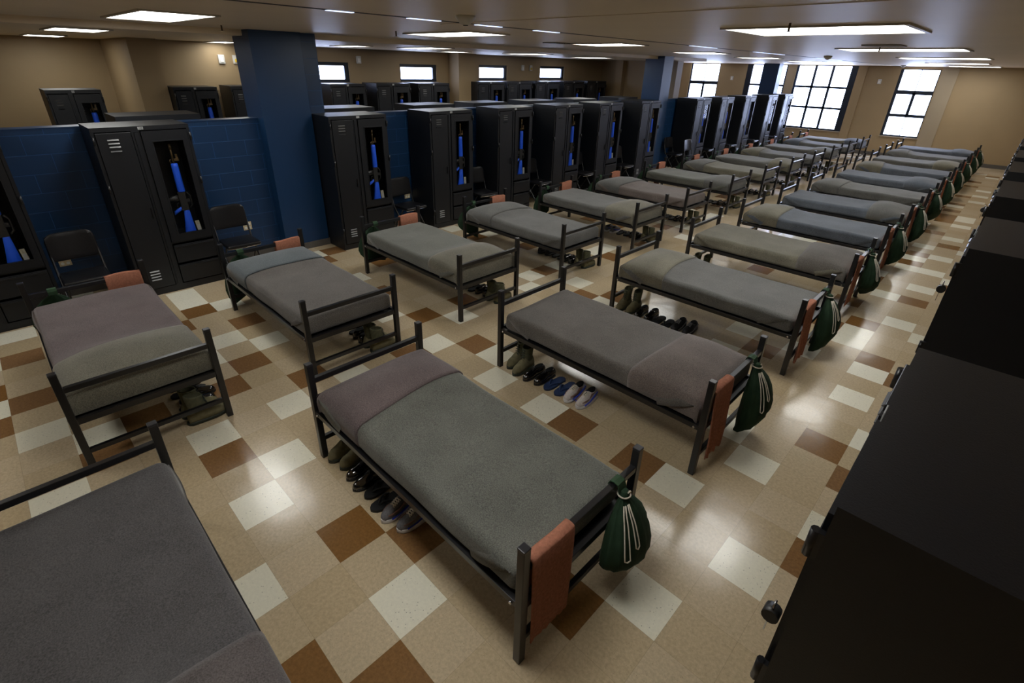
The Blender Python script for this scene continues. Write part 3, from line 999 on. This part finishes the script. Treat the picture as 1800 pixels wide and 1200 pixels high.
def fold_mesh(fold, top, seed):
    """second blanket folded over the pillow end, lying just over the body blanket"""
    rr = random.Random(seed + 50)
    L = rr.uniform(.50, .58)
    slant = rr.uniform(-.03, .05)
    off = .011
    hz = (MZ1 - MZ0) / 2
    r = .05
    prof = []                                 # (y, dz from top, on top weight)
    hy = MY + off
    prof.append((-hy + .006, -2 * hz + .012)); prof.append((-hy, -hz)); 
    for a in (0, 30, 60, 90):
        prof.append((-hy + r - r * math.cos(math.radians(a)), -r + r * math.sin(math.radians(a))))
    for k in range(1, 12):
        prof.append((-hy + r + (2 * hy - 2 * r) * k / 12, 0))
    for a in (90, 60, 30, 0):
        prof.append((hy - r + r * math.cos(math.radians(a)), -r + r * math.sin(math.radians(a))))
    prof.append((hy, -hz)); prof.append((hy - .006, -2 * hz + .012))
    bm = bmesh.new()
    nx = 16
    def pt(y, dz, x, o):
        k = max(0, min(1, 1 + dz / (2 * hz)))
        return Vector((x, y * (1 + (o - off) / hy), MZ1 + o + dz + top(x, y) * k))
    layers = []
    for o in (off, .001):
        rows = []
        for i in range(nx + 1):
            u = i / nx
            row = []
            for (y, dz) in prof:
                xe = MX - L + slant * (y / hy) + .012 * math.sin(y * 6 + seed)
                x = xe + (MX + .0 - xe) * u
                p = pt(y, dz, fold * x, o)
                if u > .93:                   # round down at the bed end
                    p.z -= .03 * ((u - .93) / .07) ** 2
                row.append(bm.verts.new(p))
            rows.append(row)
        layers.append(rows)
    A, B = layers
    for R in layers:
        for i in range(nx):
            for j in range(len(prof) - 1):
                f = bm.faces.new((R[i][j], R[i + 1][j], R[i + 1][j + 1], R[i][j + 1])); f.smooth = True
    for j in range(len(prof) - 1):
        bm.faces.new((A[0][j], A[0][j + 1], B[0][j + 1], B[0][j]))
        bm.faces.new((A[nx][j], A[nx][j + 1], B[nx][j + 1], B[nx][j]))
    for i in range(nx):
        bm.faces.new((A[i][0], A[i + 1][0], B[i + 1][0], B[i][0]))
        bm.faces.new((A[i][-1], A[i + 1][-1], B[i + 1][-1], B[i][-1]))
    # turned-down end panel
    e = []
    hyp = MY + .004
    for z in (MZ0 + .01, (MZ0 + MZ1) / 2, MZ1 - .03, MZ1 - .004):
        e.append([bm.verts.new((fold * (MX + .004 - (.02 if z > MZ1 - .01 else 0)), -hyp + 2 * hyp * k / 10, z + (top(fold * MX, -hyp + 2 * hyp * k / 10) if z > MZ1 - .05 else 0))) for k in range(11)])
    for a, b in zip(e, e[1:]):
        for k in range(10):
            f = bm.faces.new((a[k], a[k + 1], b[k + 1], b[k])); f.smooth = True
    return bm

def make_bed(cx, cy, rz, fold, body, foldc, label, group, seed):
    t = thing('bed', label, 'bed', (cx, cy, 0), rz, group)
    for nm, me, sub in BEDP:
        o = obj(nm, me, None, t)
        if sub:
            obj(sub[0], sub[1], None, o)
    bm, top = blanket_mesh(fold, seed)
    obj('blanket', bm, W[body], t)
    p = obj('folded_blanket', fold_mesh(fold, top, seed), W[foldc], t)
    return t

def towel_mesh(seed):
    rr = random.Random(seed)
    flat = seed == 1
    ph = rr.uniform(0, 6)
    bm = bmesh.new()
    x0, zt, th = HL, .682, .008
    path = []
    for z in (.44, .52, .60):
        path.append((x0 - .023, z))
    for a in range(150, -1, -30):
        path.append((x0 + .026 * math.cos(math.radians(a)) , zt + .012 * math.sin(math.radians(a)) + .006))
    zs = [.60, .52, .44, .36, .28, .20, .13]
    path += [(x0 + .028, z) for z in zs]
    ny = 18
    rows = []
    for i, (x, z) in enumerate(path):
        row = []
        for k in range(ny + 1):
            u = k / ny
            drop = max(0, .62 - z) if x > x0 else max(0, .6 - z) * .4
            amp = (.006 if flat else .020) * min(1, drop * 3)
            wave = amp * (math.sin(u * 17 + ph) + .5 * math.sin(u * 31 + ph * 2))
            y = -.418 + .29 * u
            y = -.272 + (y + .272) * (1 - (.03 if flat else .16) * min(1, drop * 2.2))
            row.append(Vector((x + abs(wave) * (1 if x > x0 else 0), y, z + .006 * math.sin(u * 5 + ph))))
        rows.append(row)
    out = [[bm.verts.new(p) for p in r] for r in rows]
    inn = []
    for i, r in enumerate(rows):
        x, z = path[i]
        n = Vector((1, 0, 0)) if (x > x0 and z < .66) else Vector((-1, 0, 0)) if z < .66 else Vector((x - x0, 0, .03)).normalized()
        inn.append([bm.verts.new(p + n * th) for p in r])
    for R in (out, inn):
        for a, b in zip(R, R[1:]):
            for k in range(ny):
                f = bm.faces.new((a[k], a[k + 1], b[k + 1], b[k])); f.smooth = True
    for k in range(ny):
        for i in (0, -1):
            bm.faces.new((out[i][k], out[i][k + 1], inn[i][k + 1], inn[i][k]))
    for i in range(len(out) - 1):
        for k in (0, -1):
            bm.faces.new((out[i][k], out[i + 1][k], inn[i + 1][k], inn[i][k]))
    return bm

def bag_meshes(skew, seed):
    rr = random.Random(seed)
    n = 32
    rings = []
    lv = [(.655, .018, .020), (.635, .024, .028), (.615, .020, .030), (.58, .036, .076), (.52, .060, .124), (.44, .080, .166), (.35, .094, .190), (.27, .095, .202), (.20, .080, .190), (.155, .046, .165), (.14, .010, .145)]
    for z, rx, ry in lv:
        ring = []
        t = (.655 - z) / .515
        for k in range(n):
            a = 2 * PI * k / n
            pl = 1 + (.10 * (1 - t) + .03) * math.cos(11 * a + seed)
            y = ry * math.sin(a) * pl
            x = rx * math.cos(a) * pl + .035 + rx * .85
            zz = z + skew * y * t * t * .55
            ring.append((x, y + .05 * skew * t * (1 - t), zz))
        rings.append(ring)
    bm = bmesh.new(); add_rings(bm, rings)
    body = bm
    bm = bmesh.new()
    # cuff wrapped round the rail
    pts = [(-.026, .645), (-.028, .672), (-.020, .690), (.0, .694), (.022, .688), (.030, .668), (.036, .648)]
    rings = []
    for x, z in pts:
        rings.append((x, z))
    A = [[bm.verts.new((x * s, y, .668 + (z - .668) * s)) for y in (-.033, -.031, .031, .033)] for s in (1.0,) for x, z in rings]
    B = [[bm.verts.new((x * 1.18, y, .668 + (z - .668) * 1.22)) for y in (-.033, -.031, .031, .033)] for x, z in rings]
    for R in (A, B):
        for a, b in zip(R, R[1:]):
            for k in range(3):
                bm.faces.new((a[k], a[k + 1], b[k + 1], b[k]))
    for a, b, c, d in zip(A, A[1:], B, B[1:]):
        bm.faces.new((a[0], b[0], d[0], c[0])); bm.faces.new((a[3], b[3], d[3], c[3]))
    for i in (0, -1):
        for k in range(3):
            bm.faces.new((A[i][k], A[i][k + 1], B[i][k + 1], B[i][k]))
    cuff = bm
    bm = bmesh.new()
    x = .085
    def on_bag(z, a, lift=.007):
        rx, ry = lv[0][1], lv[0][2]
        for (za, ra, qa), (zb, rb, qb) in zip(lv, lv[1:]):
            if za >= z >= zb:
                u = (za - z) / (za - zb)
                rx, ry = ra + (rb - ra) * u, qa + (qb - qa) * u
        t = (.655 - z) / .515
        y = (ry * 1.06 + lift) * math.sin(a)
        return (.035 + rx * .85 + (rx * 1.06 + lift) * math.cos(a), y + .05 * skew * t * (1 - t), z + skew * y * t * t * .55)
    def loop(a0, a1, zb):
        pts = [on_bag(.60 - (.60 - zb) * k / 8, a0) for k in range(9)]
        pts.append(on_bag(zb - .012, (a0 + a1) / 2))
        pts += [on_bag(.60 - (.60 - zb) * k / 8, a1) for k in range(8, -1, -1)]
        return pts
    add_tube(bm, loop(-.75, -.55, rr.uniform(.34, .38)), .0038, 6)
    add_tube(bm, loop(-.30, -.15, rr.uniform(.40, .44)), .0038, 6)
    add_tube(bm, [(.07, .03 * math.sin(k * PI / 6), .638 + .012 * math.cos(k * PI / 6)) for k in range(7)], .005, 6)
    add_tube(bm, [(.05 + .034 * math.cos(k * PI / 8), .034 * math.sin(k * PI / 8), .632) for k in range(17)], .0045, 6)
    cord = bm
    return body, cuff, cord

def make_bag(skew, seed):
    t = thing('laundry_bag', '', 'laundry bag')
    a, b, c = bag_meshes(skew, seed)
    obj('bag', a, M['green'], t)
    obj('strap', b, M['strap'], t)
    obj('drawstring', c, M['cord'], t)
    return t
bagp = [make_bag(1, 1), make_bag(-1, 4), make_bag(.5, 9)]
towp = [to_mesh('towel', towel_mesh(k), M['towel']) for k in range(3)]

# ------------------------------------------------------------------ shoes (toe towards -y, heel at y = 0.28)
def outline(z, wt, wh, L, k, grow=0.0):
    """shoe plan ring at height z, toe at -y"""
    pts = []
    n = 20
    for i in range(n):
        a = 2 * PI * i / n
        s, c = math.sin(a), math.cos(a)
        y = L / 2 - c * L / 2 * (1)            # y 0 toe .. L heel
        u = y / L
        w = wt * math.sqrt(max(0, 1 - (1 - min(1, (u + .02) / .36)) ** 2.2)) if u < .36 else wt + (wh - wt) * min(1, (u - .36) / .4)
        if u > .86:
            w *= math.sqrt(max(0, 1 - ((u - .86) / .14) ** 2)) * .6 + .4
        x = math.copysign(1, s) * w * min(1, abs(s) * 2.2) * (1 + grow)
        pts.append((x + k * .006 * math.sin(u * PI), y * (1 + grow * .3) - grow * .01, z))
    return pts

def loft(levels):
    bm = bmesh.new()
    add_rings(bm, levels)
    return bm

def upper_rings(L, wt, wh, prof, z0, k, inset=.0):
    """body of a shoe: rings along y, each an arch from the sole up to prof height"""
    rings = []
    n = 12
    for (u, h, ws) in prof:
        y = u * L
        w = (wt * math.sqrt(max(0, 1 - (1 - min(1, (u + .02) / .36)) ** 2.2)) if u < .36 else wt + (wh - wt) * min(1, (u - .36) / .4)) * ws
        ring = []
        for i in range(n):
            a = PI * i / (n - 1)
            ring.append((w * math.cos(a) * (1 if abs(math.cos(a)) > .5 else 1) + k * .006 * math.sin(u * PI), y, z0 + h * math.sin(a) ** .7))
        rings.append(ring)
    return rings

def arch_loft(rings, cap=True):
    bm = bmesh.new()
    add_rings(bm, rings, cap=cap)
    return bm

def laces(parent, rows, mt):
    bm = bmesh.new()
    for (y, z, w) in rows:
        add_tube(bm, [(-w, y + .006, z - .004), (0, y, z + .003), (w, y - .006, z - .004)], .0034, 5)
        add_tube(bm, [(-w, y - .006, z - .003), (0, y, z + .005), (w, y + .006, z - .003)], .0034, 5)
    return obj('laces', bm, mt, parent)

def shoe_boot(k):
    t = thing('combat_boot', '', 'boot')
    obj('sole', loft([outline(0, .050, .040, .295, k), outline(.024, .051, .041, .295, k, .02), outline(.030, .049, .039, .29, k)]), M['solegreen'], t)
    obj('upper', arch_loft(upper_rings(.285, .047, .038, [(.02, .02, .6), (.06, .050, .9), (.16, .068, 1), (.3, .080, 1), (.42, .105, 1), (.55, .125, .95), (.75, .12, 1), (.93, .10, .95), (.985, .06, .75)], .026, k)), M['olive'], t)
    rings = []
    for z, yc, ry, rx in ((.10, .195, .072, .040), (.14, .200, .064, .040), (.19, .205, .062, .043), (.235, .208, .064, .047), (.25, .208, .062, .046), (.245, .208, .054, .039), (.15, .205, .050, .032)):
        rings.append([(rx * math.cos(2 * PI * i / 16), yc + ry * math.sin(2 * PI * i / 16), z + (.012 * math.sin(2 * PI * i / 16) if z > .2 else 0)) for i in range(16)])
    bm = bmesh.new(); add_rings(bm, rings)
    obj('shaft', bm, M['olivecloth'], t)
    laces(t, [(.125, .128, .020), (.130, .150, .020), (.136, .172, .020), (.14, .195, .020), (.143, .218, .020)], M['solegreen'])
    return t

def shoe_dress(k):
    t = thing('dress_shoe', '', 'shoe')
    obj('sole', loft([outline(0, .046, .036, .285, k), outline(.016, .046, .036, .285, k), outline(.018, .043, .034, .28, k)]), M['blackshoe'], t)
    obj('upper', arch_loft(upper_rings(.278, .043, .034, [(.02, .018, .6), (.06, .036, .9), (.18, .048, 1), (.32, .055, 1), (.44, .072, 1), (.52, .080, .95), (.60, .070, .98), (.78, .066, 1), (.93, .070, .95), (.99, .05, .75)], .016, k)), M['patent'], t)
    bm = bmesh.new()
    add_rings(bm, [[(.024 * math.cos(2 * PI * i / 14), .20 + .055 * math.sin(2 * PI * i / 14), z) for i in range(14)] for z in (.080, .0905)])
    obj('opening', bm, M['lining'], t)
    laces(t, [(.115, .078, .016), (.125, .085, .016), (.135, .091, .016)], M['blackshoe'])
    return t

def shoe_flip(k, mt):
    t = thing('flip_flop', '', 'sandal')
    obj('sole', loft([outline(0, .050, .040, .275, k), outline(.018, .050, .040, .275, k), outline(.021, .047, .038, .27, k)]), mt, t)
    bm = bmesh.new()
    for s in (-1, 1):
        add_tube(bm, [(k * .004, .062, .016), (s * .018, .085, .040), (s * .038, .125, .038), (s * .044, .165, .016)], .008, 6)
    obj('thong_strap', bm, mt, t)
    return t

def shoe_sneaker(k, mesh, sole, lace, trim):
    t = thing('sneaker', '', 'shoe')
    obj('sole', loft([outline(0, .048, .040, .285, k), outline(.012, .050, .042, .288, k, .02), outline(.030, .049, .041, .285, k), outline(.032, .045, .038, .28, k)]), sole, t)
    obj('upper', arch_loft(upper_rings(.280, .046, .038, [(.02, .014, .6), (.06, .034, .9), (.16, .046, 1), (.30, .056, 1), (.44, .074, 1), (.56, .082, .95), (.64, .070, .98), (.80, .066, 1), (.93, .076, .95), (.985, .05, .75)], .028, k)), mesh, t)
    bm = bmesh.new()
    add_rings(bm, [[(.026 * math.cos(2 * PI * i / 14), .205 + .052 * math.sin(2 * PI * i / 14), z) for i in range(14)] for z in (.085, .106)])
    obj('opening', bm, M['lining'], t)
    obj('tongue', tube([(0, .080, .066), (0, .115, .082), (0, .150, .098)], .018, 8, (.5, 1, .8)), M['lining'], t)
    laces(t, [(.095, .0905, .020), (.108, .098, .020), (.121, .105, .020), (.134, .111, .020)], lace)
    for s in (-1, 1):
        obj('side_stripe', tube([(s * .049, .05, .034), (s * .0505, .12, .040), (s * .046, .19, .058), (s * .040, .25, .075)], .006, 5), trim, t)
        if mesh is M['mesh'] or mesh is M['meshgrey']:
            obj('side_panel', tube([(s * .030, .035, .058), (s * .040, .075, .060), (s * .041, .115, .066), (s * .036, .160, .086), (s * .035, .200, .088)], .009, 6, (.5, 1, .6, 1, .4)), M['suede'], t)
    return t

PROTO = {}
for k in (-1, 1):
    PROTO['boot', k] = shoe_boot(k)
    PROTO['dress', k] = shoe_dress(k)
    PROTO['navyflip', k] = shoe_flip(k, M['navy'])
    PROTO['blackflip', k] = shoe_flip(k, M['blackfoam'])
    PROTO['white', k] = shoe_sneaker(k, M['mesh'], M['whitesole'], M['cord'], M['bluetrim'])
    PROTO['grey', k] = shoe_sneaker(k, M['meshgrey'], M['whitesole'], M['cord'], M['bluetrim'])
    PROTO['black', k] = shoe_sneaker(k, M['meshblack'], M['blackshoe'], M['meshgrey'], M['meshgrey'])
DESC = {'boot': 'olive combat boot', 'dress': 'shiny black dress shoe', 'navyflip': 'navy flip-flop', 'blackflip': 'black flip-flop', 'white': 'white and brown running shoe', 'grey': 'grey and blue running shoe', 'black': 'black running shoe'}

# ------------------------------------------------------------------ place the beds with what hangs on them and stands under them
BY = [-1.43, .36, 2.17, 4.06, 5.90, 7.66, 9.45, 11.2, 13.0, 14.8, 16.55, 18.3, 20.02]      # aisle-side row, near posts
AY = [-.86, .77, 2.50, 4.27, 6.05, 7.68, 9.58, 11.34, 13.1, 14.86, 16.62, 18.38, 20.12]     # locker-side row, near posts
BB = [('dark', 'umber'), ('greygreen', 'mauve'), ('brown', 'pink'), ('grey', 'khaki'), ('khaki', 'brown'), ('slate', 'khaki'), ('slate', 'grey'), ('grey', 'grey'), ('slate', 'slate'), ('slate', 'khaki'), ('grey', 'khaki'), ('grey', 'grey'), ('slate', 'slate')]
AA = [('mauve', 'khaki'), ('brown', 'blue'), ('greygreen', 'khaki'), ('grey', 'grey'), ('grey', 'khaki'), ('pink', 'grey'), ('greygreen', 'grey'), ('khaki', 'grey'), ('grey', 'khaki'), ('grey', 'khaki'), ('grey', 'grey'), ('grey', 'slate'), ('khaki', 'slate')]
CN = dict(greygreen='grey-green', mauve='mauve', blue='blue-grey', khaki='khaki', brown='brown-grey', dark='charcoal', pink='pinkish brown', slate='slate', grey='grey', umber='umber')
used = set()
bagn = 0
def place_set(row, k, cx, cy, rz, fold, body, foldc):
    global bagn
    rown = 'aisle-side row' if row == 'B' else 'locker-side row'
    o = ORD[k]
    rid = '%s bed of the %s' % (o, rown)
    make_bed(cx, cy, rz, fold, body, foldc, 'black steel bed with %s blanket and %s fold, %s in the %s' % (CN[body], CN[foldc], o, rown), 'beds in the ' + rown, k * 7 + (100 if row == 'A' else 0))
    ca, sa = math.cos(rz), math.sin(rz)
    def wp(x, y, z=0):
        return (cx + x * ca - y * sa, cy + x * sa + y * ca, z)
    if not (row == 'B' and k == 0):
        tw = obj('towel', towp[k % 3], None)
        tw.location = (cx, cy, 0); tw.rotation_euler = (0, 0, rz)
        tag(tw, 'terracotta towel hung over the end rail of the ' + rid, 'towel', 'towels in the ' + rown)
        bp = bagp[k % 3]
        lab = 'green drawstring laundry bag hanging from the ' + rid
        pos = wp(HL + .003, .265)
        if id(bp) not in used:
            used.add(id(bp))
            bp.location = pos; bp.rotation_euler = (0, 0, rz); bp['label'] = lab
            b = bp
        else:
            b = dup(bp, pos, rz, lab)
        b['group'] = 'laundry bags in the ' + rown
    if (row == 'B' and 1 <= k <= 5) or (row == 'A' and k <= 10):
        if row == 'B':
            kinds = {1: ('boot', 'dress', 'blackflip', 'grey'), 2: ('boot', 'dress', 'navyflip', 'white')}.get(k, ('boot', 'dress', 'blackflip', 'black'))
        else:
            kinds = ('boot', 'dress', 'blackflip', ('black', 'grey', 'black')[k % 3])
        xs = (-.905, -.782, -.655, -.540, -.424, -.306, -.176, -.050)
        rr = random.Random(k * 11 + (5 if row == 'A' else 0))
        for q in range(8):
            kd = kinds[q // 2]
            side = -1 if q % 2 == 0 else 1
            pr = PROTO[kd, side]
            pos = wp(xs[q], -HW - .02 + rr.uniform(-.02, .03), 0)
            a = rz + rr.uniform(-.045, .045)
            lab = '%s %s under the %s' % ('left-hand' if (side < 0) == (row == 'B') else 'right-hand', DESC[kd], rid)
            if id(pr) not in used:
                used.add(id(pr))
                pr.location = pos; pr.rotation_euler = (0, 0, a); pr['label'] = lab
                s = pr
            else:
                s = dup(pr, pos, a, lab)
            s['group'] = 'shoes under the ' + rid
for k, y in enumerate(BY):
    place_set('B', k, 1.015, y + .447, 0, 1 if k % 2 == 0 else -1, *BB[k])
for k, y in enumerate(AY):
    place_set('A', k, -1.955, y + .447, PI, (1 if k % 2 else -1), *AA[k])
